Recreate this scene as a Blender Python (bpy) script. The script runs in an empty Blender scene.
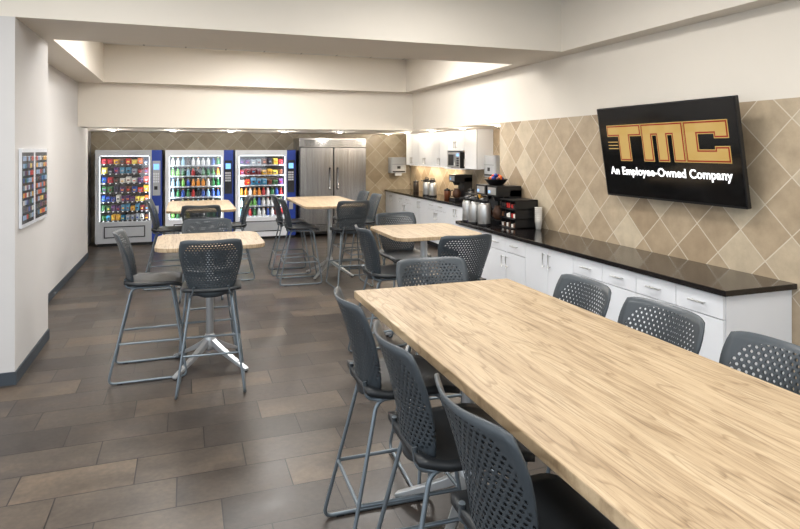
import bpy, math, random
from mathutils import Vector, Matrix
random.seed(7)
scene=bpy.context.scene
scene.view_settings.view_transform='Standard'
scene.view_settings.look='None'
scene.view_settings.exposure=0.05

# ---------------------------------------------------------------- materials
def srgb(r,g,b):
    def l(c):
        c/=255.0
        return c/12.92 if c<=0.04045 else ((c+0.055)/1.055)**2.4
    return (l(r),l(g),l(b),1.0)
class NT:
    def __init__(s,name):
        s.m=bpy.data.materials.new(name); s.m.use_nodes=True
        s.t=s.m.node_tree; s.b=s.t.nodes['Principled BSDF']; s.out=s.t.nodes['Material Output']
    def n(s,typ,**kw):
        nd=s.t.nodes.new(typ)
        for k,v in kw.items(): setattr(nd,k,v)
        return nd
    def l(s,a,b): s.t.links.new(a,b)
    def math(s,op,a,b=None,c=None):
        nd=s.n('ShaderNodeMath',operation=op)
        for i,x in enumerate((a,b,c)):
            if x is None: continue
            if isinstance(x,(int,float)): nd.inputs[i].default_value=x
            else: s.l(x,nd.inputs[i])
        return nd.outputs[0]
    def mix(s,f,a,b,blend='MIX'):
        nd=s.n('ShaderNodeMix',data_type='RGBA',blend_type=blend)
        for sock,x in ((nd.inputs[0],f),(nd.inputs[6],a),(nd.inputs[7],b)):
            if isinstance(x,(int,float,tuple)): sock.default_value=x
            else: s.l(x,sock)
        return nd.outputs[2]
    def ramp(s,f,stops):
        nd=s.n('ShaderNodeValToRGB'); s.l(f,nd.inputs[0])
        e=nd.color_ramp.elements
        while len(e)<len(stops): e.new(0.5)
        for i,(p,c) in enumerate(stops): e[i].position=p; e[i].color=c
        return nd.outputs[0]
    def noise(s,vec,scale,detail=4,rough=0.55):
        nd=s.n('ShaderNodeTexNoise'); nd.inputs['Scale'].default_value=scale
        nd.inputs['Detail'].default_value=detail; nd.inputs['Roughness'].default_value=rough
        if vec is not None: s.l(vec,nd.inputs['Vector'])
        return nd.outputs[0]
def simple(name,col,rough=0.5,metal=0.0,bump=0.0,bscale=200,var=0.04,emis=None,estr=0,spec=0.5,scl=(1,1,1)):
    t=NT(name); pos=t.n('ShaderNodeNewGeometry').outputs['Position']
    mp=t.n('ShaderNodeMapping'); mp.inputs['Scale'].default_value=scl; t.l(pos,mp.inputs[0])
    nz=t.noise(mp.outputs[0],3.0)
    dark=tuple(c*(1-var) for c in col[:3])+(1,); lite=tuple(min(1,c*(1+var)) for c in col[:3])+(1,)
    t.l(t.ramp(nz,[(0.3,dark),(0.7,lite)]),t.b.inputs['Base Color'])
    t.b.inputs['Roughness'].default_value=rough; t.b.inputs['Metallic'].default_value=metal
    t.b.inputs['Specular IOR Level'].default_value=spec
    if bump:
        b=t.n('ShaderNodeBump'); b.inputs['Strength'].default_value=bump; b.inputs['Distance'].default_value=0.002
        t.l(t.noise(pos,bscale),b.inputs['Height']); t.l(b.outputs[0],t.b.inputs['Normal'])
    if emis:
        t.b.inputs['Emission Color'].default_value=emis; t.b.inputs['Emission Strength'].default_value=estr
    return t.m
M={}
M['paint']=simple('paint_cream',srgb(222,215,204),0.85,bump=0.15,bscale=150,var=0.01)
M['paint_left']=simple('paint_greige',srgb(196,194,193),0.85,bump=0.15,bscale=150,var=0.01)
M['base']=simple('baseboard_slate',srgb(54,62,70),0.6)
M['white']=simple('cabinet_white',srgb(232,235,240),0.35,var=0.01)
M['gap']=simple('shadow_gap',srgb(50,50,52),0.8)
M['steel']=simple('stainless',srgb(200,200,199),0.35,0.85,var=0.05)
M['door']=simple('brushed_steel_door',srgb(172,172,172),0.25,1.0,var=0.22,scl=(7,7,.25))
M['chrome']=simple('chrome',srgb(205,208,212),0.2,1.0)
M['tube']=simple('painted_tube',srgb(118,128,136),0.35,0.6)
M['alu']=simple('cast_aluminium',srgb(190,193,196),0.35,0.7)
M['black']=simple('black_plastic',srgb(22,22,24),0.35)
M['seat']=simple('stool_seat',srgb(30,34,38),0.45,var=0.05)
M['dark']=simple('dark_interior',srgb(34,36,42),0.6)
M['grey']=simple('machine_grey',srgb(170,174,180),0.4)
M['blue']=simple('machine_blue',srgb(28,58,150),0.35)
M['mwhite']=simple('machine_white',srgb(222,226,233),0.4)
M['led']=simple('led',(1,1,1,1),0.5,emis=(0.9,0.96,1,1),estr=2.5)
M['lamp']=simple('lamp_diffuser',(1,1,1,1),0.5,emis=(1,0.96,0.9,1),estr=3)
M['screen']=simple('tv_screen',srgb(8,8,9),0.12)
M['gold']=simple('logo_gold',srgb(100,80,42),0.5,emis=srgb(208,172,100),estr=0.72)
M['maroon']=simple('logo_maroon',srgb(90,20,12),0.5,emis=srgb(150,34,20),estr=0.6)
M['txt']=simple('logo_white',(1,1,1,1),0.5,emis=(1,1,1,1),estr=0.9)
M['redled']=simple('display',srgb(120,170,220),0.4,emis=srgb(120,180,240),estr=1.2)
M['brown']=simple('coffee_bean',srgb(70,42,24),0.6)
t=NT('packaging'); a=t.n('ShaderNodeAttribute',attribute_name='Col'); t.l(a.outputs['Color'],t.b.inputs['Base Color']); t.b.inputs['Roughness'].default_value=0.35
M['pack']=t.m
t=NT('glass_panel'); tr=t.n('ShaderNodeBsdfTransparent'); gl=t.n('ShaderNodeBsdfGlossy'); gl.inputs['Roughness'].default_value=0.03
mx=t.n('ShaderNodeMixShader'); mx.inputs[0].default_value=0.07
t.l(tr.outputs[0],mx.inputs[1]); t.l(gl.outputs[0],mx.inputs[2]); t.l(mx.outputs[0],t.out.inputs[0]); M['glass']=t.m
t=NT('black_granite'); p=t.n('ShaderNodeNewGeometry').outputs['Position']
t.l(t.ramp(t.noise(p,160,3),[(0.45,srgb(14,12,13)),(0.75,srgb(46,40,40))]),t.b.inputs['Base Color']); t.b.inputs['Roughness'].default_value=0.10
M['granite']=t.m
# floor tiles
t=NT('floor_tile'); p=t.n('ShaderNodeNewGeometry').outputs['Position']
sx=t.n('ShaderNodeSeparateXYZ'); t.l(p,sx.inputs[0])
X,Y=sx.outputs[0],sx.outputs[1]
ry=t.math('DIVIDE',Y,0.30); row=t.math('FLOOR',ry)
cx=t.math('ADD',t.math('DIVIDE',X,0.60),t.math('MULTIPLY',row,0.37)); col=t.math('FLOOR',cx)
fx=t.math('MULTIPLY',t.math('FRACT',cx),0.60); fy=t.math('MULTIPLY',t.math('FRACT',ry),0.30)
ex=t.math('MINIMUM',fx,t.math('SUBTRACT',0.60,fx)); ey=t.math('MINIMUM',fy,t.math('SUBTRACT',0.30,fy))
e=t.math('MINIMUM',ex,ey); grout=t.math('LESS_THAN',e,0.0034)
cb=t.n('ShaderNodeCombineXYZ'); t.l(col,cb.inputs[0]); t.l(row,cb.inputs[1])
wn=t.n('ShaderNodeTexWhiteNoise',noise_dimensions='3D'); t.l(cb.outputs[0],wn.inputs[0])
off=t.n('ShaderNodeVectorMath',operation='MULTIPLY_ADD'); t.l(wn.outputs[1],off.inputs[0]); off.inputs[1].default_value=(9,9,9); t.l(p,off.inputs[2])
mp=t.n('ShaderNodeMapping'); mp.inputs['Scale'].default_value=(0.9,1.5,1); t.l(off.outputs[0],mp.inputs[0])
n1=t.noise(mp.outputs[0],3.4,6,0.62)
n2=t.noise(off.outputs[0],34,3,0.6)
basec=t.ramp(wn.outputs[0],[(0.0,srgb(58,52,48)),(0.4,srgb(67,60,55)),(0.75,srgb(76,68,61)),(1.0,srgb(90,79,68))])
strk=t.ramp(n1,[(0.28,(0.62,0.62,0.64,1)),(0.5,(0.98,0.98,0.98,1)),(0.74,(1.5,1.44,1.34,1))])
c1=t.mix(1.0,basec,strk,'MULTIPLY')
c1=t.mix(1.0,c1,t.ramp(n2,[(0.3,(0.85,0.85,0.85,1)),(0.7,(1.15,1.15,1.15,1))]),'MULTIPLY')
c2=t.mix(grout,c1,srgb(30,27,26))
t.l(c2,t.b.inputs['Base Color'])
t.l(t.math('MULTIPLY_ADD',n1,0.3,0.20),t.b.inputs['Roughness']); t.b.inputs['Specular IOR Level'].default_value=0.4
bp=t.n('ShaderNodeBump'); bp.inputs['Strength'].default_value=0.6; bp.inputs['Distance'].default_value=0.002
t.l(t.math('SUBTRACT',t.math('MULTIPLY',n1,0.8),grout),bp.inputs['Height']); t.l(bp.outputs[0],t.b.inputs['Normal'])
M['floor']=t.m
# diamond wall tile
def diamond(name,stops,groutc,size=0.29,rough=0.4):
    t=NT(name); p=t.n('ShaderNodeNewGeometry').outputs['Position']
    s=t.n('ShaderNodeSeparateXYZ'); t.l(p,s.inputs[0])
    a=t.math('ADD',s.outputs[0],s.outputs[1]); z=s.outputs[2]
    k=1/(math.sqrt(2)*size)
    P=t.math('MULTIPLY',t.math('ADD',a,z),k); Q=t.math('MULTIPLY',t.math('SUBTRACT',a,z),k)
    fp=t.math('FRACT',P); fq=t.math('FRACT',Q)
    e=t.math('MINIMUM',t.math('MINIMUM',fp,t.math('SUBTRACT',1,fp)),t.math('MINIMUM',fq,t.math('SUBTRACT',1,fq)))
    g=t.math('LESS_THAN',e,0.013)
    cb=t.n('ShaderNodeCombineXYZ'); t.l(t.math('FLOOR',P),cb.inputs[0]); t.l(t.math('FLOOR',Q),cb.inputs[1])
    wn=t.n('ShaderNodeTexWhiteNoise',noise_dimensions='3D'); t.l(cb.outputs[0],wn.inputs[0])
    off=t.n('ShaderNodeVectorMath',operation='MULTIPLY_ADD'); t.l(wn.outputs[1],off.inputs[0]); off.inputs[1].default_value=(7,7,7); t.l(p,off.inputs[2])
    n1=t.noise(off.outputs[0],5,7,0.65)
    bc=t.ramp(wn.outputs[0],stops)
    c=t.mix(1.0,bc,t.ramp(n1,[(0.3,(0.78,0.77,0.76,1)),(0.7,(1.12,1.12,1.12,1))]),'MULTIPLY')
    t.l(t.mix(g,c,groutc),t.b.inputs['Base Color']); t.b.inputs['Roughness'].default_value=rough
    bp=t.n('ShaderNodeBump'); bp.inputs['Strength'].default_value=0.4; bp.inputs['Distance'].default_value=0.002
    t.l(t.math('SUBTRACT',1,g),bp.inputs['Height']); t.l(bp.outputs[0],t.b.inputs['Normal'])
    return t.m
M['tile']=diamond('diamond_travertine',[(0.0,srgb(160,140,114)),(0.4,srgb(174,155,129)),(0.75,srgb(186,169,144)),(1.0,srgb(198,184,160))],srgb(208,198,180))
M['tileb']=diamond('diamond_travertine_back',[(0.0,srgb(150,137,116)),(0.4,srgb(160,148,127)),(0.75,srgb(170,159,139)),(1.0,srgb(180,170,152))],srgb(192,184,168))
t=NT('ceiling_tile'); p=t.n('ShaderNodeNewGeometry').outputs['Position']; s=t.n('ShaderNodeSeparateXYZ'); t.l(p,s.inputs[0])
ff=[t.math('FRACT',t.math('DIVIDE',s.outputs[i],0.61)) for i in (0,1)]
g=t.math('MAXIMUM',t.math('LESS_THAN',ff[0],0.04),t.math('LESS_THAN',ff[1],0.04))
t.l(t.mix(g,srgb(214,211,204),srgb(170,166,160)),t.b.inputs['Base Color']); t.b.inputs['Roughness'].default_value=0.9
M['ceil']=t.m
# wood laminate
t=NT('oak_laminate'); tc=t.n('ShaderNodeTexCoord').outputs['Object']
sp=t.n('ShaderNodeSeparateXYZ'); t.l(tc,sp.inputs[0])
pl=t.math('FLOOR',t.math('DIVIDE',sp.outputs[0],0.157))
wn=t.n('ShaderNodeTexWhiteNoise',noise_dimensions='1D'); t.l(pl,wn.inputs['W'])
off=t.n('ShaderNodeVectorMath',operation='MULTIPLY_ADD'); t.l(wn.outputs[1],off.inputs[0]); off.inputs[1].default_value=(0,6,0); t.l(tc,off.inputs[2])
def mapped(sc):
    m=t.n('ShaderNodeMapping'); m.inputs['Scale'].default_value=sc; t.l(off.outputs[0],m.inputs[0]); return m.outputs[0]
n1=t.noise(mapped((9,0.7,1)),2.2,9,0.7)
n2=t.noise(mapped((60,1.8,1)),2.0,7,0.75)
n3=t.noise(mapped((2.6,0.36,1)),2.0,3,0.5)
rings=t.math('FRACT',t.math('MULTIPLY',n3,15.0))
c=t.ramp(n1,[(0.3,srgb(150,128,100)),(0.5,srgb(175,153,123)),(0.7,srgb(193,174,145))])
c=t.mix(1.0,c,t.ramp(n2,[(0.36,(0.60,0.56,0.52,1)),(0.48,(0.97,0.97,0.97,1)),(0.7,(1.10,1.10,1.10,1))]),'MULTIPLY')
c=t.mix(0.8,c,t.ramp(rings,[(0.0,(0.62,0.57,0.51,1)),(0.22,(1.04,1.04,1.04,1)),(0.93,(1,1,1,1)),(1.0,(0.62,0.57,0.51,1))]),'MULTIPLY')
t.l(c,t.b.inputs['Base Color']); t.b.inputs['Roughness'].default_value=0.42
M['wood']=t.m
# perforated shell
t=NT('perforated_shell'); uv=t.n('ShaderNodeTexCoord').outputs['UV']; s=t.n('ShaderNodeSeparateXYZ'); t.l(uv,s.inputs[0])
U,V=s.outputs[0],s.outputs[1]
pv,pu=0.0175,0.0235
v1=t.math('DIVIDE',V,pv); r1=t.math('FLOOR',v1)
u1=t.math('ADD',t.math('DIVIDE',U,pu),t.math('MULTIPLY',t.math('MODULO',r1,2.0),0.5))
du=t.math('MULTIPLY',t.math('SUBTRACT',t.math('FRACT',u1),0.5),pu*.8); dv=t.math('MULTIPLY',t.math('SUBTRACT',t.math('FRACT',v1),0.5),pv)
d=t.math('SQRT',t.math('ADD',t.math('MULTIPLY',du,du),t.math('MULTIPLY',dv,dv)))
a1=t.math('POWER',t.math('ABSOLUTE',t.math('DIVIDE',t.math('SUBTRACT',U,1.0),0.200)),4.0); b1=t.math('POWER',t.math('ABSOLUTE',t.math('DIVIDE',t.math('SUBTRACT',V,0.255),0.175)),4.0)
reg=t.math('LESS_THAN',t.math('ADD',a1,b1),1.0)
hole=t.math('MULTIPLY',t.math('LESS_THAN',d,0.0056),reg)
t.b.inputs['Base Color'].default_value=srgb(58,65,71); t.b.inputs['Roughness'].default_value=0.42
tr=t.n('ShaderNodeBsdfTransparent'); mx=t.n('ShaderNodeMixShader'); t.l(hole,mx.inputs[0]); t.l(t.b.outputs[0],mx.inputs[1]); t.l(tr.outputs[0],mx.inputs[2]); t.l(mx.outputs[0],t.out.inputs[0])
M['perf']=t.m

# ---------------------------------------------------------------- mesh builder
class MB:
    def __init__(s): s.v=[];s.f=[];s.m=[];s.c=[];s.uv=[];s.sm=[];s.mats=[]
    def mi(s,k):
        if k not in s.mats: s.mats.append(k)
        return s.mats.index(k)
    def face(s,idx,mat,col=None,uv=None,sm=False):
        s.f.append(idx);s.m.append(s.mi(mat));s.c.append(col or (1,1,1,1));s.uv.append(uv);s.sm.append(sm)
    def box(s,x0,x1,y0,y1,z0,z1,mat,col=None):
        b=len(s.v)
        s.v+=[(x0,y0,z0),(x1,y0,z0),(x1,y1,z0),(x0,y1,z0),(x0,y0,z1),(x1,y0,z1),(x1,y1,z1),(x0,y1,z1)]
        for q in ((0,3,2,1),(4,5,6,7),(0,1,5,4),(1,2,6,5),(2,3,7,6),(3,0,4,7)): s.face([b+i for i in q],mat,col)
    def prism(s,pts,z0,z1,mat,col=None,sm=False):
        b=len(s.v);n=len(pts)
        s.v+=[(x,y,z0) for x,y in pts]+[(x,y,z1) for x,y in pts]
        s.face([b+i for i in reversed(range(n))],mat,col); s.face([b+n+i for i in range(n)],mat,col)
        for i in range(n): j=(i+1)%n; s.face([b+i,b+j,b+n+j,b+n+i],mat,col,sm=sm)
    def lathe(s,cx,cy,prof,mat,col=None,n=16):
        b=len(s.v)
        for r,z in prof:
            for i in range(n):
                a=2*math.pi*i/n; s.v.append((cx+r*math.cos(a),cy+r*math.sin(a),z))
        for k in range(len(prof)-1):
            for i in range(n):
                j=(i+1)%n; s.face([b+k*n+i,b+k*n+j,b+(k+1)*n+j,b+(k+1)*n+i],mat,col,sm=True)
        s.face([b+i for i in reversed(range(n))],mat,col); s.face([b+(len(prof)-1)*n+i for i in range(n)],mat,col)
    def tube(s,pts,r,mat,n=8,closed=False,fillet=0.0,col=None):
        P=[Vector(p) for p in pts]
        if fillet>0:
            Q=[];N=len(P)
            for i in range(N):
                if not closed and i in (0,N-1): Q.append(P[i]);continue
                a,bb,c=P[i-1],P[i],P[(i+1)%N]
                d1=(a-bb);d2=(c-bb);f=min(fillet,d1.length*0.45,d2.length*0.45)
                p0=bb+d1.normalized()*f;p2=bb+d2.normalized()*f
                for k in range(6):
                    w=k/5;Q.append(p0*(1-w)**2+bb*2*w*(1-w)+p2*w*w)
            P=Q
        N=len(P);b=len(s.v);up=None
        for i in range(N):
            if closed: tg=(P[(i+1)%N]-P[i-1]).normalized()
            else: tg=(P[min(i+1,N-1)]-P[max(i-1,0)]).normalized()
            if up is None:
                up=Vector((0,0,1)) if abs(tg.z)<0.9 else Vector((0,1,0))
            up=(up-tg*up.dot(tg)).normalized(); sd=tg.cross(up)
            for k in range(n):
                a=2*math.pi*k/n; s.v.append(tuple(P[i]+up*(r*math.cos(a))+sd*(r*math.sin(a))))
        for i in range(N if closed else N-1):
            j=(i+1)%N
            for k in range(n):
                l=(k+1)%n; s.face([b+i*n+k,b+i*n+l,b+j*n+l,b+j*n+k],mat,col,sm=True)
        if not closed:
            s.face([b+k for k in range(n)],mat,col); s.face([b+(N-1)*n+k for k in reversed(range(n))],mat,col)
    def sheet(s,fn,nu,nv,th,mat):
        b=len(s.v);g=[]
        for side in (1,-1):
            for j in range(nv+1):
                for i in range(nu+1):
                    p,nr,uv=fn(-1+2*i/nu,j/nv); p=Vector(p)+Vector(nr)*(th/2*side); s.v.append(tuple(p)); g.append(uv)
        W=nu+1;L=W*(nv+1)
        def q(ids,flip=False,sm=True):
            if flip: ids=ids[::-1]
            s.face([b+i for i in ids],mat,uv=[g[i] for i in ids],sm=sm)
        for j in range(nv):
            for i in range(nu):
                a=j*W+i; ids=[a,a+1,a+1+W,a+W]; q(ids); q([k+L for k in ids],True)
        for i in range(nu):
            q([i,i+L,i+1+L,i+1]); a=nv*W+i; q([a,a+1,a+1+L,a+L])
        for j in range(nv):
            a=j*W; q([a,a+W,a+W+L,a+L]); a=j*W+nu; q([a,a+L,a+W+L,a+W])
    def build(s,name,bevel=0.0,origin=None):
        me=bpy.data.meshes.new(name)
        vs=s.v
        if origin: vs=[(x-origin[0],y-origin[1],z-origin[2]) for x,y,z in vs]
        me.from_pydata(vs,[],s.f)
        for k in s.mats: me.materials.append(M[k])
        ca=me.color_attributes.new('Col','FLOAT_COLOR','CORNER'); uvl=me.uv_layers.new(name='UVMap')
        for p,mi,c,uv,sm in zip(me.polygons,s.m,s.c,s.uv,s.sm):
            p.material_index=mi;p.use_smooth=sm
            for k,li in enumerate(p.loop_indices):
                ca.data[li].color=c
                if uv: uvl.data[li].uv=uv[k]
        me.update()
        o=bpy.data.objects.new(name,me); scene.collection.objects.link(o)
        if origin: o.location=origin
        if bevel:
            bm=o.modifiers.new('bevel','BEVEL'); bm.width=bevel; bm.segments=2; bm.limit_method='ANGLE'; bm.angle_limit=math.radians(50)
        return o
def bx(name,x0,x1,y0,y1,z0,z1,mat,bevel=0):
    b=MB(); b.box(x0,x1,y0,y1,z0,z1,mat); return b.build(name,bevel)
def rrect(x0,x1,y0,y1,r,n=6):
    P=[]
    for cx,cy,a0 in ((x1-r,y1-r,0),(x0+r,y1-r,90),(x0+r,y0+r,180),(x1-r,y0+r,270)):
        for k in range(n+1):
            a=math.radians(a0+90*k/n); P.append((cx+r*math.cos(a),cy+r*math.sin(a)))
    return P

# ---------------------------------------------------------------- room shell
XR=3.95; ZB=2.87; ZS=2.19; ZC=3.45
bx('floor',-5.1,5.2,-3.1,13.5,-0.1,0,'floor')
bx('wall_right',XR,5.2,-3.1,7.13,0,ZS,'tile')
bx('wall_right_upper',XR,5.2,-3.1,10.4,ZS,ZC,'paint')
bx('trim_right_ledge',3.75,XR,-3.1,10.2,ZB,ZC,'paint')
bx('trim_cross_beam',-5.0,3.75,5.45,6.45,ZB,ZC,'paint')
bx('wall_left_partition',-5.0,-1.25,5.45,6.66,0,ZB,'paint_left')
bx('wall_left',-1.75,-1.55,6.66,11.4,0,ZC,'paint_left')
bx('trim_left_beam',-1.55,-1.17,6.45,10.2,ZB,ZC,'paint')
bx('trim_back_beam',-1.55,XR,10.2,10.4,ZB,ZC,'paint')
bx('wall_back_soffit',-1.95,5.2,10.4,13.5,ZS,ZB,'paint')
bx('wall_alcove',5.0,5.2,7.13,13.5,0,ZS,'tile')
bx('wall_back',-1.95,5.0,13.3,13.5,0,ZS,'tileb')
bx('wall_recess',-1.95,-1.75,11.4,13.3,0,ZS,'paint_left')
bx('ceiling',-5.1,5.2,-3.1,10.4,ZC,ZC+0.1,'ceil')
bx('baseboard_left',-1.55,-1.538,6.66,11.4,0,0.10,'base')
b=MB(); b.box(-5.0,-1.238,5.438,5.45,0,0.10,'base'); b.box(-1.25,-1.238,5.45,6.66,0,0.10,'base'); b.build('baseboard_partition')
bx('baseboard_right',3.938,XR,-3.0,2.96,0,0.10,'base')
def winwall(name,axis,c,a0,a1,n):
    def B(mb,p0,p1,z0,z1,mat,t=0.1,o=0):
        if axis=='x': mb.box(c-t+o,c+o,p0,p1,z0,z1,mat)
        else: mb.box(p0,p1,c-t+o,c+o,z0,z1,mat)
    w=MB(); B(w,a0,a1,0,0.5,'paint_left'); B(w,a0,a1,2.9,ZC,'paint_left'); B(w,a0,a0+0.4,0.5,2.9,'paint_left'); B(w,a1-0.4,a1,0.5,2.9,'paint_left')
    w.build('wall_'+name)
    f=MB(); L=(a1-a0-0.8)/n
    for i in range(n+1): B(f,a0+0.4+L*i-(0 if i==0 else .03),a0+0.4+L*i+(0 if i==n else .03),0.5,2.9,'alu',0.06,-0.02)
    B(f,a0+0.43,a1-0.43,1.0,1.05,'alu',0.05,-0.025)
    f.build('window_'+('1' if axis=='x' else '2'))
winwall('left_front','x',-5.0,-3.1,5.45,5)
winwall('front','y',-3.0,-5.0,3.95,5)

# ---------------------------------------------------------------- furniture: stool
def make_stool():
    b=MB()
    def back(u,v):
        w=0.150+0.080*min(1,v/0.75)**0.75-0.014*max(0,(v-0.82)/0.18)**2
        if v<0.15: w-=0.02*((0.15-v)/0.15)**2
        x=u*w; z=0.715+0.445*v-0.020*abs(u)**6*max(0,(v-0.4)/0.6)+0.012*u*u*v+0.03*abs(u)**3*(1-v)**3
        y=-0.195-0.02*v-0.085*v**2+0.060*u*u
        return (x,y,z),Vector((-0.5*u,1,0.25)).normalized(),(1.0+x,0.02+0.435*v)
    b.sheet(back,16,14,0.010,'perf')
    def seat(u,v):
        y=-0.205+0.435*v
        w=0.222-0.03*max(0,(0.3-v)/0.3)**2-0.03*max(0,(v-0.8)/0.2)**2
        x=u*w; z=0.755+0.012*u*u-0.035*max(0,(v-0.72)/0.28)**2+0.012*max(0,(0.2-v)/0.2)-0.008*math.sin(v*math.pi)
        return (x,y,z),Vector((0,0,1)),(0,0)
    b.sheet(seat,12,14,0.028,'seat')
    r=0.0095
    for s in (-1,1):
        b.tube([(s*.15,-.15,.725),(s*.245,-.315,.010),(s*.245,.265,.010),(s*.17,.15,.725)],r,'tube',8,True,0.05)
        b.tube([(s*.15,-.13,.722),(s*.14,-.195,.732),(s*.125,-.200,.80)],0.010,'tube',8,False,0.03)
    for y,xx in ((-.13,.15),(.13,.17)): b.tube([(-xx,y,.727),(xx,y,.727)],r,'tube')
    k=.30
    def at(y0,y1,x0,x1): f=(0.725-k)/0.715; return (x0+(x1-x0)*f, y0+(y1-y0)*f)
    rx,ry=at(-.15,-.315,.15,.245); fx,fy=at(.15,.265,.17,.245)
    b.tube([(-rx,ry,k),(-fx,fy,k),(fx,fy,k),(rx,ry,k)],r*0.95,'tube',8,True,0.02)
    for s in (-1,1):
        for y in (-.23,.2): b.box(s*.245-.012,s*.245+.012,y-.02,y+.02,0,.006,'black')
    o=b.build('bar_stool'); return o
first=make_stool(); me=first.data
rot={'N':0,'E':-90,'S':180,'W':90}
stools=[(.955,2.70,'E'),(.955,2.07,'E'),(.965,1.48,'E'),(1.68,2.60,'W'),(1.68,2.05,'W'),(1.68,1.50,'W'),(1.41,3.19,'S'),
 (-.25,5.42,'E'),(.2,4.98,'N'),(.2,5.88,'S'),
 (.2,7.95,'N'),(-.2,8.75,'E'),(.62,8.95,'W'),
 (2.1,7.98,'N'),(1.52,8.40,'E'),(1.5,9.1,'E'),(2.5,8.75,'W'),(2.5,9.4,'W'),
 (1.70,5.05,'E'),(2.10,4.56,'N'),(2.12,5.82,'S')]
for i,(x,y,r) in enumerate(stools):
    if i==0: o=first
    else: o=bpy.data.objects.new('bar_stool',me); scene.collection.objects.link(o)
    o.location=(x,y,0); o.rotation_euler=(0,0,math.radians(rot[r]+random.uniform(-4,4)))

# ---------------------------------------------------------------- tables
def table(name,x0,x1,y0,y1,rad,bases,z=1.07,th=0.032):
    cx,cy=(x0+x1)/2,(y0+y1)/2
    b=MB(); b.prism(rrect(x0,x1,y0,y1,rad),z-th,z,'wood')
    for (bxx,by) in bases:
        b.box(bxx-.16,bxx+.16,by-.16,by+.16,z-th-.012,z-th,'black')
        b.lathe(bxx,by,[(.032,.20),(.032,z-th-.01)],'alu',n=20)
        b.lathe(bxx,by,[(.04,.13),(.052,.16),(.05,.24),(.033,.27)],'alu',n=20)
        for a in (45,135,225,315):
            ca,sa=math.cos(math.radians(a)),math.sin(math.radians(a))
            N=9
            ring=[]
            for i in range(N):
                s=i/(N-1); d=.03+.37*s; zt=.235-.205*s**0.85; h=.055-.035*s; w=.026-.006*s
                px,py=bxx+ca*d,by+sa*d
                base=len(b.v)
                for sx,sz in ((-1,0),(1,0),(1,-1),(-1,-1)):
                    b.v.append((px-sa*w*sx,py+ca*w*sx,max(0.006,zt+sz*h)))
                ring.append(base)
            for i in range(N-1):
                for k in range(4):
                    l=(k+1)%4; b.face([ring[i]+k,ring[i]+l,ring[i+1]+l,ring[i+1]+k],'alu')
            b.face([ring[-1]+k for k in range(4)],'alu')
            b.lathe(bxx+ca*.385,by+sa*.385,[(.018,0),(.018,.012)],'black',n=10)
    b.build(name,0.004,origin=(cx,cy,0))
table('communal_table',.86,1.80,.72,3.16,.012,[(1.33,2.72),(1.33,1.1)],th=0.038)
table('bistro_table',-.225,.625,4.975,5.825,.12,[(.2,5.4)])
table('bistro_table',1.72,2.57,4.88,5.80,.12,[(2.15,5.36)])
table('bistro_table',-.225,.63,8.0,9.6,.12,[(.2,8.75)])
table('bistro_table',1.52,2.40,8.0,9.8,.12,[(2.0,8.7)])

# ---------------------------------------------------------------- cabinets
def handle(b,x,y0,y1,z0,z1):
    b.tube([(x-.028,y0,z0),(x-.028,y1,z1)],.0065,'steel')
    for f in (.12,.88):
        yy=y0+(y1-y0)*f; zz=z0+(z1-z0)*f
        b.tube([(x,yy,zz),(x-.028,yy,zz)],.005,'steel',6)
def run(name,xf,xb,y0,y1,mods,htop=.875):
    b=MB(); b.box(xf+.02,xb,y0,y1,.10,htop,'white'); b.box(xf+.08,xb,y0+.01,y1,0,.10,'dark')
    b.box(xf+.016,xf+.02,y0+.02,y1-.02,.11,htop-.005,'gap')
    g=.003; y=y0
    for w,kind in mods:
        if kind=='dd':
            for k in range(2):
                a,c=y+k*w/2+g,y+(k+1)*w/2-g
                b.box(xf-.002,xf+.016,a,c,.715,htop-.004,'white'); m=(a+c)/2; handle(b,xf-.002,m-.07,m+.07,.795,.795)
                b.box(xf-.002,xf+.016,a,c,.105,.708,'white'); hy=c-.045 if k==0 else a+.045; handle(b,xf-.002,hy,hy,.54,.67)
        elif kind=='d2':
            for k in range(2):
                a,c=y+k*w/2+g,y+(k+1)*w/2-g
                b.box(xf-.002,xf+.016,a,c,.105,htop-.004,'white'); hy=c-.045 if k==0 else a+.045; handle(b,xf-.002,hy,hy,.68,.82)
        y+=w
    b.build(name)
L=7.10-3.02
run('base_cabinet',3.33,XR-.004,3.02,7.10,[(L*.2,'dd'),(L*.2,'dd'),(L*.2,'d2'),(L*.2,'dd'),(L*.2,'d2')])
bx('countertop',3.30,XR-.002,2.98,7.13,.876,.915,'granite',.004)
L2=13.28-7.3
run('base_cabinet',4.38,4.996,7.3,13.28,[(L2/7,'dd'if i%2 else 'd2') for i in range(7)])
bx('countertop',4.35,4.998,7.16,13.295,.876,.915,'granite',.004)
b=MB(); y=9.25
for i,w in enumerate((.45,.75,.75,.75,.75)):
    zb=1.5 if i!=1 else 1.82
    b.box(4.69,4.996,y,y+w,zb,ZS-.003,'white')
    b.box(4.689,4.69,y,y+w,zb,ZS-.004,'gap')
    n=1 if w<.5 else 2
    for k in range(n):
        a,c=y+k*w/n+.005,y+(k+1)*w/n-.005; b.box(4.67,4.688,a,c,zb,ZS-.005,'white'); hy=c-.04 if k==0 else a+.04; handle(b,4.67,hy,hy,zb+.04,zb+.17)
    y+=w
b.box(4.60,4.996,9.7,10.45,1.48,1.498,'white')
b.build('upper_cabinet')
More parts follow.
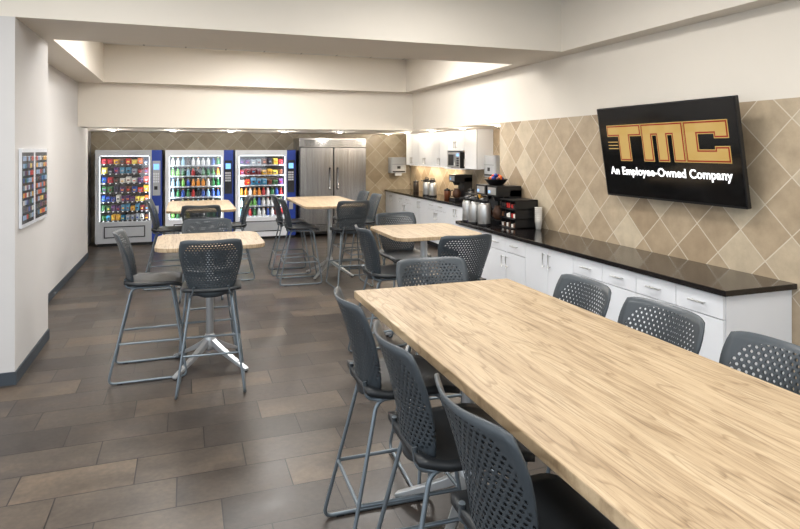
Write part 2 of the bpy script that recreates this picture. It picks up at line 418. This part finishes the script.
def microwave(cx,cy,z,face):
    b=MB(); b.box(-.26,.26,-.19,.16,.01,.29,'black'); b.box(-.26,.13,-.205,-.19,.01,.29,'steel'); b.box(-.21,.08,-.208,-.205,.05,.25,'black')
    b.box(.135,.26,-.205,-.19,.01,.29,'steel'); b.box(.15,.245,-.208,-.205,.22,.265,'redled')
    for i in range(3):
        for j in range(4): b.box(.152+.033*i,.178+.033*i,-.208,-.205,.04+.042*j,.07+.042*j,'black')
    b.tube([(.115,-.235,.05),(.115,-.235,.25)],.008,'steel')
    for q in (-.2,.2): b.box(q-.02,q+.02,-.15,.13,0,.01,'black')
    o=b.build('microwave',.003); o.location=(cx,cy,z); o.rotation_euler=(0,0,math.radians(face)); return o
microwave(4.82,10.07,1.499,-90)
def dispenser(x,y,z,rotz,mat='grey'):
    b=MB(); b.prism(rrect(-.19,.19,-.12,.12,.05),-.0,.36,mat); b.box(-.15,.15,-.125,-.115,.02,.05,'black'); b.box(-.17,.17,-.123,-.118,.20,.205,'gap'); b.box(-.04,.04,-.125,-.118,.1,.16,'black')
    b.box(-.08,.08,-.09,-.05,-.06,.0,'mwhite'); b.box(-.17,.17,.1,.125,.02,.34,mat)
    o=b.build('paper_towel_dispenser',.006); o.location=(x,y,z); o.rotation_euler=(0,0,math.radians(rotz))
dispenser(4.62,13.17,1.3,0,'grey'); dispenser(4.87,8.95,1.38,-90,'grey')

# ---------------------------------------------------------------- vending machines
pal=[srgb(*c) for c in ((200,50,26),(226,170,36),(36,90,50),(26,66,150),(215,215,210),(170,26,40),(220,110,30),(100,50,30),(80,36,100),(50,130,170),(226,200,80),(120,20,30),(150,160,170),(40,30,30),(30,30,60))]
pald=[srgb(*c) for c in ((180,30,30),(30,110,56),(235,235,235),(40,80,170),(220,140,40),(50,30,20),(110,180,80),(210,190,70),(150,195,220),(20,20,25))]
def vending(x0,x1,kind,frame,side):
    w=x1-x0; H=1.83; b=MB(); D=.68
    wx0,wx1=.07,w-.22; z0,z1=.46,1.72
    b.box(0,w,.45,D,.06,H,frame)
    b.box(0,wx0,0,.45,.06,H,frame); b.box(wx1,w,.012,.45,.06,H,side); b.box(wx1,wx1+.035,0,.012,.06,H,frame)
    b.box(wx0,wx1,0,.45,z1,H,frame if kind!='drink' else 'mwhite'); b.box(wx0,wx1,0,.45,.06,z0,frame)
    b.box(.03,w-.03,.05,D-.02,0,.06,'black')
    b.box(wx0+.001,wx1-.001,.42,.449,z0,z1,'dark')
    b.box(wx0+.08,wx1-.08,-.006,0,.16,.38,'dark'); b.box(wx0+.1,wx1-.1,-.012,-.006,.18,.36,'grey' if kind!='drink' else 'mwhite')
    px=wx1+.05; pw=w-.03
    b.box(px,pw,0,.012,.95,1.62,'dark' if kind!='snack' else 'grey')
    b.box(px+.02,pw-.02,-.004,0,1.45,1.56,'redled')
    for i in range(3):
        for j in range(4): b.box(px+.015+.038*i,px+.042+.038*i,-.005,0,1.2+.05*j,1.235+.05*j,'mwhite')
    b.box(px+.03,pw-.05,-.005,0,1.06,1.13,'black'); b.box(px+.03,pw-.03,-.006,0,.6,.75,'steel')
    if kind!='snack':
        b.box(wx0,wx1,-.003,0,z1+.02,H-.02,'mwhite')
    b.box(wx0+.001,wx0+.012,.02,.035,z0+.02,z1-.02,'led'); b.box(wx1-.012,wx1-.001,.02,.035,z0+.02,z1-.02,'led'); b.box(wx0+.02,wx1-.02,.02,.04,z1-.012,z1-.001,'led')
    rows=7 if kind=='snack' else 6; hh=(z1-z0)/rows
    for r in range(rows):
        zz=z0+hh*r
        b.box(wx0,wx1,.10,.42,zz,zz+.012,'dark' if kind=='snack' else 'mwhite'); b.box(wx0,wx1,.092,.10,zz-.004,zz+.022,'black' if kind=='snack' else 'grey')
        bottles=(kind=='drink') or (kind=='mix' and r<3)
        n=10 if bottles else (8 if r>2 else 10); cw=(wx1-wx0-.04)/n
        P=pald if bottles else pal
        c=random.choice(P)
        for i in range(n):
            if random.random()<.72: c=random.choice(P)
            cx=wx0+.02+cw*(i+.5)
            b.box(cx-.014,cx+.014,.088,.092,zz+.002,zz+.018,'mwhite')
            if bottles:
                r0=cw*.36; hz=hh*.78
                for q in range(2): b.lathe(cx,.15+.1*q,[(r0*.9,zz+.013),(r0,zz+.02),(r0,zz+hz*.62),(r0*.45,zz+hz*.82),(r0*.42,zz+hz)],'pack',c,8)
                b.lathe(cx,.15,[(r0*.48,zz+hz),(r0*.48,zz+hz+.012)],'pack',random.choice(P),8)
            else:
                hz=hh*random.uniform(.55,.82); hw=cw*.42
                for q in range(3):
                    yy=.13+.09*q
                    bb=len(b.v)
                    b.v+=[(cx-hw,yy,zz+.013),(cx+hw,yy,zz+.013),(cx+hw,yy,zz+hz),(cx-hw,yy,zz+hz),(cx-hw*.7,yy-.022,zz+hz*.25),(cx+hw*.7,yy-.022,zz+hz*.25),(cx+hw*.7,yy-.022,zz+hz*.8),(cx-hw*.7,yy-.022,zz+hz*.8)]
                    for f in ((4,5,6,7),(0,1,5,4),(1,2,6,5),(2,3,7,6),(3,0,4,7),(3,2,1,0)): b.face([bb+k for k in f],'pack',c)
                    if q==0:
                        c2=random.choice(P); b.box(cx-hw*.5,cx+hw*.5,yy-.025,yy-.0225,zz+hz*.42,zz+hz*.62,'pack',c2)
    b.box(wx0,wx1,.004,.008,z0,z1,'glass')
    o=b.build('vending_machine'); o.location=(x0,12.6,0)
    for sx,ang in ((wx0+.02,-55),(wx1-.02,55)):
        l=bpy.data.lights.new('cabinet_led','AREA'); l.shape='RECTANGLE'; l.size=.02; l.size_y=z1-z0-.1; l.energy=3 if kind=='snack' else 4.5; l.color=(.92,.97,1)
        q=bpy.data.objects.new('cabinet_led',l); scene.collection.objects.link(q); q.parent=o; q.location=(sx,.045,(z0+z1)/2)
        q.rotation_euler=(math.radians(90),0,math.radians(ang))
vending(-1.59,-.42,'snack','grey','blue')
vending(-.36,.92,'drink','mwhite','blue')
vending(.96,2.18,'mix','mwhite','blue')
# ---------------------------------------------------------------- fridge
b=MB(); w=1.44
b.box(0,w,.03,.75,.12,2.08,'door'); b.box(.05,w-.05,.1,.7,.05,.12,'black')
b.box(0,w,-.0,.03,1.90,2.08,'door')
for i in range(5): b.box(.1,w-.1,-.004,0,1.925+.025*i,1.935+.025*i,'dark')
b.box(.004,w-.004,.018,.032,.265,1.895,'black')
for k in range(2):
    a,c=(k*w/2+.014,(k+1)*w/2-.014); b.box(a,c,-.035,.018,.275,1.88,'door')
    hx=c-.07 if k==0 else a+.07; b.box(hx-.022,hx+.022,-.042,-.035,1.0,1.46,'black'); b.tube([(hx,-.06,1.02),(hx,-.06,1.44)],.012,'chrome')
    for zz in (1.03,1.43): b.tube([(hx,-.04,zz),(hx,-.06,zz)],.009,'chrome',6)
b.box(0,w,.0,.03,.12,.26,'door')
for i in range(5): b.box(.1,w-.1,-.004,0,.14+.022*i,.148+.022*i,'dark')
for x in (.1,w-.1):
    for y in (.12,.66): b.lathe(x,y,[(.035,0),(.035,.06)],'black')
o=b.build('refrigerator',.004); o.location=(2.24,12.52,0)

# ---------------------------------------------------------------- counter things
Z=.915
def airpot(x,y,m='steel',rz=0):
    b=MB(); b.lathe(0,0,[(.075,0),(.08,.01),(.08,.24),(.07,.265),(.05,.28)],m,n=20); b.lathe(0,0,[(.062,.275),(.062,.31),(.04,.335)],'black',n=20)
    b.box(-.12,-.04,-.02,.02,.285,.31,'black'); b.tube([(0,-.075,.3),(0,-.09,.36),(0,.09,.36),(0,.075,.3)],.007,'black',8,False,.03)
    b.lathe(0,0,[(.081,.0),(.083,.003),(.083,.022),(.081,.025)],'black',n=20)
    o=b.build('airpot'); o.location=(x,y,Z)
airpot(3.43,6.58); airpot(3.41,6.80); airpot(3.43,7.01); airpot(4.6,11.0); airpot(4.58,11.25)
def brewer(x,y):
    b=MB(); b.box(-.14,.2,-.13,.13,0,.05,'black'); b.box(.04,.2,-.13,.13,.05,.42,'black'); b.box(-.14,.2,-.13,.13,.34,.47,'black'); b.box(-.145,-.14,-.1,.1,.36,.45,'steel')
    b.lathe(-.05,0,[(.05,.28),(.075,.34)],'black'); b.lathe(-.05,0,[(.055,.055),(.075,.09),(.07,.16),(.045,.2),(.05,.22)],'brown'); b.tube([(-.12,0,.19),(-.17,0,.18),(-.17,0,.09),(-.12,0,.08)],.008,'black',8,False,.02)
    b.box(-.147,-.145,.04,.08,.38,.41,'redled')
    o=b.build('coffee_maker',.004); o.location=(x,y,Z)
brewer(3.73,6.98); brewer(3.73,6.68); brewer(4.68,9.95)
b=MB()
b.box(-.18,.18,-.17,.17,0,.012,'black'); b.box(.16,.18,-.17,.17,0,.33,'black')
for y in (-.17,-.06,.05,.16): b.box(-.12,.18,y,y+.01,0,.33,'black')
for z in (.105,.215,.32): b.box(-.14,.18,-.17,.17,z,z+.01,'black')
for i in range(3):
    for j in range(3):
        for k in range(2):
            b.box(-.12,-.04,-.155+.11*i+.045*k,-.12+.11*i+.045*k,.013+.11*j,.05+.11*j+random.uniform(0,.02),'pack',random.choice([srgb(230,226,218),srgb(90,60,40),srgb(40,36,36),srgb(170,40,36)]))
o=b.build('condiment_organizer'); o.location=(3.72,6.30,Z)
def cups(x,y,n,c,r=.042):
    b=MB()
    for i in range(n):
        z=.022*i; b.lathe(0,0,[(r*.72,z),(r,z+.09),(r*1.06,z+.092),(r*1.06,z+.097)],'pack',c,14)
    o=b.build('paper_cup_stack'); o.location=(x,y,Z)
cups(3.85,6.04,8,srgb(240,236,228)); cups(4.8,8.4,7,srgb(235,235,235)); cups(4.8,8.55,5,srgb(235,235,235))
def canister(x,y,c,h=.2,r=.06):
    b=MB(); b.lathe(0,0,[(r,0),(r,h),(r*.9,h+.01)],'pack',c,18); b.lathe(0,0,[(r*1.03,h+.005),(r*1.03,h+.03),(r*.3,h+.035),(r*.3,h+.055)],'black',None,18)
    o=b.build('canister'); o.location=(x,y,Z)
for x,y,c in ((4.75,9.0,srgb(150,50,30)),(4.75,9.2,srgb(200,150,60)),(4.7,9.5,srgb(60,60,60)),(4.6,10.3,srgb(110,60,34)),(4.78,11.6,srgb(190,190,190)),(4.75,12.3,srgb(60,50,44))): canister(x,y,c,random.uniform(.15,.26))
b=MB(); b.lathe(0,0,[(.09,0),(.15,.07),(.155,.075),(.14,.075),(.085,.01)],'black',n=18)
for i in range(26):
    a=random.uniform(0,6.28);r=random.uniform(0,.11);z=.05+random.uniform(0,.06)*(1-r/.13)
    c=random.choice([pal[0],pal[6],pal[7],pal[3]]); x,y=r*math.cos(a),r*math.sin(a); b.lathe(x,y,[(.008,z),(.026,z+.015),(.026,z+.035),(.008,z+.05)],'pack',c,8)
o=b.build('snack_basket'); o.location=(3.73,6.83,Z+.472)

# ---------------------------------------------------------------- TV
tilt=math.radians(9); c,s_=math.cos(tilt),math.sin(tilt)
b=MB(); W,Hh=1.54,.83
b.prism(rrect(-W/2,W/2,-Hh/2,Hh/2,.008,2),-.030,0,'black'); b.box(-W/2+.012,W/2-.012,-Hh/2+.018,Hh/2-.012,0,.0015,'screen')
b.box(-.35,.35,-.25,.25,-.050,-.030,'black')
def logo(rects,ox,m=.007):
    z1_,z2_,z3_=.003,.0045,.006
    for (x0,x1,y0,y1) in rects: b.box(ox+x0,ox+x1,y0,y1,.0015,z1_,'gold')
    for (x0,x1,y0,y1) in rects: b.box(ox+x0+m,ox+x1-m,y0+m,y1-m,z1_,z2_,'maroon')
    m2=m*2.6
    for (x0,x1,y0,y1) in rects: b.box(ox+x0+m2,ox+x1-m2,y0+m2,y1-m2,z2_,z3_,'gold')
y0,y1=-.08,.25; t_=.105
logo([(0,.44,y1-t_,y1),(.145,.295,y0,y1)],-.66)
logo([(0,.47,y1-t_,y1),(0,.125,y0,y1),(.172,.297,y0,y1),(.345,.47,y0,y1)],-.215)
logo([(0,.42,y1-t_,y1),(0,.135,y0,y1),(0,.42,y0,y0+t_),(.285,.42,y0,y0+.13),(.285,.42,y1-.14,y1)],.26)
for dx0,dx1,yy in ((-.66,-.53,.09),(-.66,-.53,.06),(-.66,-.53,.03)): b.box(dx0,dx1,yy,yy+.008,.0015,.003,'gold')
tv=b.build('television')
tv.matrix_world=Matrix(((0,-s_,-c,3.765),(-1,0,0,4.03),(0,c,-s_,1.81),(0,0,0,1)))
cu=bpy.data.curves.new('screen_caption','FONT'); cu.body='An Employee-Owned Company'; cu.size=.100; cu.align_x='CENTER'; cu.extrude=.001; cu.offset=.0022; cu.space_character=1.04
cu.materials.append(M['txt']); to=bpy.data.objects.new('screen_caption',cu); scene.collection.objects.link(to); to.parent=tv; to.location=(0,-.205,.004)
b=MB(); b.box(3.86,XR-.002,3.9,4.14,1.70,1.92,'black'); b.box(3.80,3.86,3.97,4.07,1.77,1.85,'black'); b.build('tv_wall_mount')

# ---------------------------------------------------------------- poster on the partition
b=MB(); y0,y1,z0,z1=5.56,6.50,1.20,1.84; x=-1.249
b.box(x,x+.02,y0,y1,z0,z1,'mwhite')
for (a,c_) in ((y0,y0+.42),(y0+.46,y1)):  # left part's colour blocks paint in reflections of the vending machines
    b.box(x+.02,x+.022,a+.015,c_-.015,z0+.03,z1-.03,'dark')
    nr=9;nc=6
    for r in range(nr):
        for k in range(nc):
            cw=(c_-a-.06)/nc; ch=(z1-z0-.1)/nr
            b.box(x+.022,x+.024,a+.03+cw*k+.006,a+.03+cw*(k+1)-.006,z0+.05+ch*r+.01,z0+.05+ch*(r+1)-.012,'pack',random.choice(pal+[srgb(150,180,215)]*5))
b.box(x+.026,x+.028,y0,y1,z0,z1,'glass')
b.build('wall_poster')

# ---------------------------------------------------------------- lights
LC=(1,.975,.94)
def area(name,x,y,z,sx,sy,e,col=LC,par=None):
    l=bpy.data.lights.new(name,'AREA'); l.shape='RECTANGLE'; l.size=sx; l.size_y=sy; l.energy=e; l.color=col
    o=bpy.data.objects.new(name,l); scene.collection.objects.link(o); o.location=(x,y,z)
    if par: o.parent=par
def fill_troffer(x,y,z,e,sx=.6,sy=1.2,col=LC):
    b=MB(); b.box(-sx/2-.02,sx/2+.02,-sy/2-.02,sy/2+.02,.0,.03,'mwhite'); b.box(-sx/2,sx/2,-sy/2,sy/2,-.004,0,'lamp')
    o=b.build('ceiling_fill_panel'); o.location=(x,y,z-.03)
    area('lamp',0,0,-.01,sx,sy,e,col,par=o)
for x,y in ((-.1,7.6),(2.6,7.6),(1.2,8.7)): fill_troffer(x,y,ZC,66)  # unseen panels added to light the back tray
for x,y in ((-3.3,3.2),(-.6,3.6),(2.0,3.9),(-.6,.6),(2.2,1.2),(-3.3,.3),(.8,-1.5)): fill_troffer(x,y,ZC,46)  # more added panels out of view, lighting the front area
def fill_dome(x,y,z,e,col=(1,.87,.7)):
    b=MB(); b.lathe(0,0,[(.075,-.012),(.08,-.008),(.08,0)],'mwhite'); b.lathe(0,0,[(.02,-.022),(.055,-.017),(.068,-.012)],'lamp'); o=b.build('fill_downlight'); o.location=(x,y,z)
    l=bpy.data.lights.new('fill_point','POINT'); l.energy=e; l.shadow_soft_size=.04; l.color=col
    q=bpy.data.objects.new('fill_point',l); scene.collection.objects.link(q); q.parent=o; q.location=(0,0,-.07)
for y in (7.7,8.9,10.2,11.5,12.7): fill_dome(4.25,y,ZS,10.5)
for x in (-1.2,-.2,.8,1.8,2.9): fill_dome(x,11.7,ZS,11,(1,.94,.85))  # row of domes added to brighten the back wall above the machines
b=MB(); b.box(-.02,.02,-1.2,1.2,0,.012,'lamp'); o=b.build('undercabinet_light'); o.location=(4.85,11.7,1.486)
area('lamp',0,0,-.005,.04,2.4,16,(1,.82,.58),par=o)

w=bpy.data.worlds.new('World'); scene.world=w; w.use_nodes=True
nt=w.node_tree; bg=nt.nodes['Background']; sky=nt.nodes.new('ShaderNodeTexSky'); sky.sky_type='HOSEK_WILKIE'; sky.sun_direction=Vector((-.3,.6,.75)).normalized(); sky.turbidity=5
mx=nt.nodes.new('ShaderNodeMix'); mx.data_type='RGBA'; mx.inputs[0].default_value=.6; nt.links.new(sky.outputs[0],mx.inputs[6]); mx.inputs[7].default_value=(.85,.93,1,1)
nt.links.new(mx.outputs[2],bg.inputs[0]); bg.inputs[1].default_value=3.4

# ---------------------------------------------------------------- camera
cam=bpy.data.cameras.new('camera'); co=bpy.data.objects.new('camera',cam); scene.collection.objects.link(co)
cam.sensor_width=36; cam.lens=604/800*36; cam.shift_y=-(264.5-150)/800; cam.clip_start=.05
co.location=(0,0,1.83); co.rotation_euler=(math.radians(90),0,-math.radians(19.6)); scene.camera=co
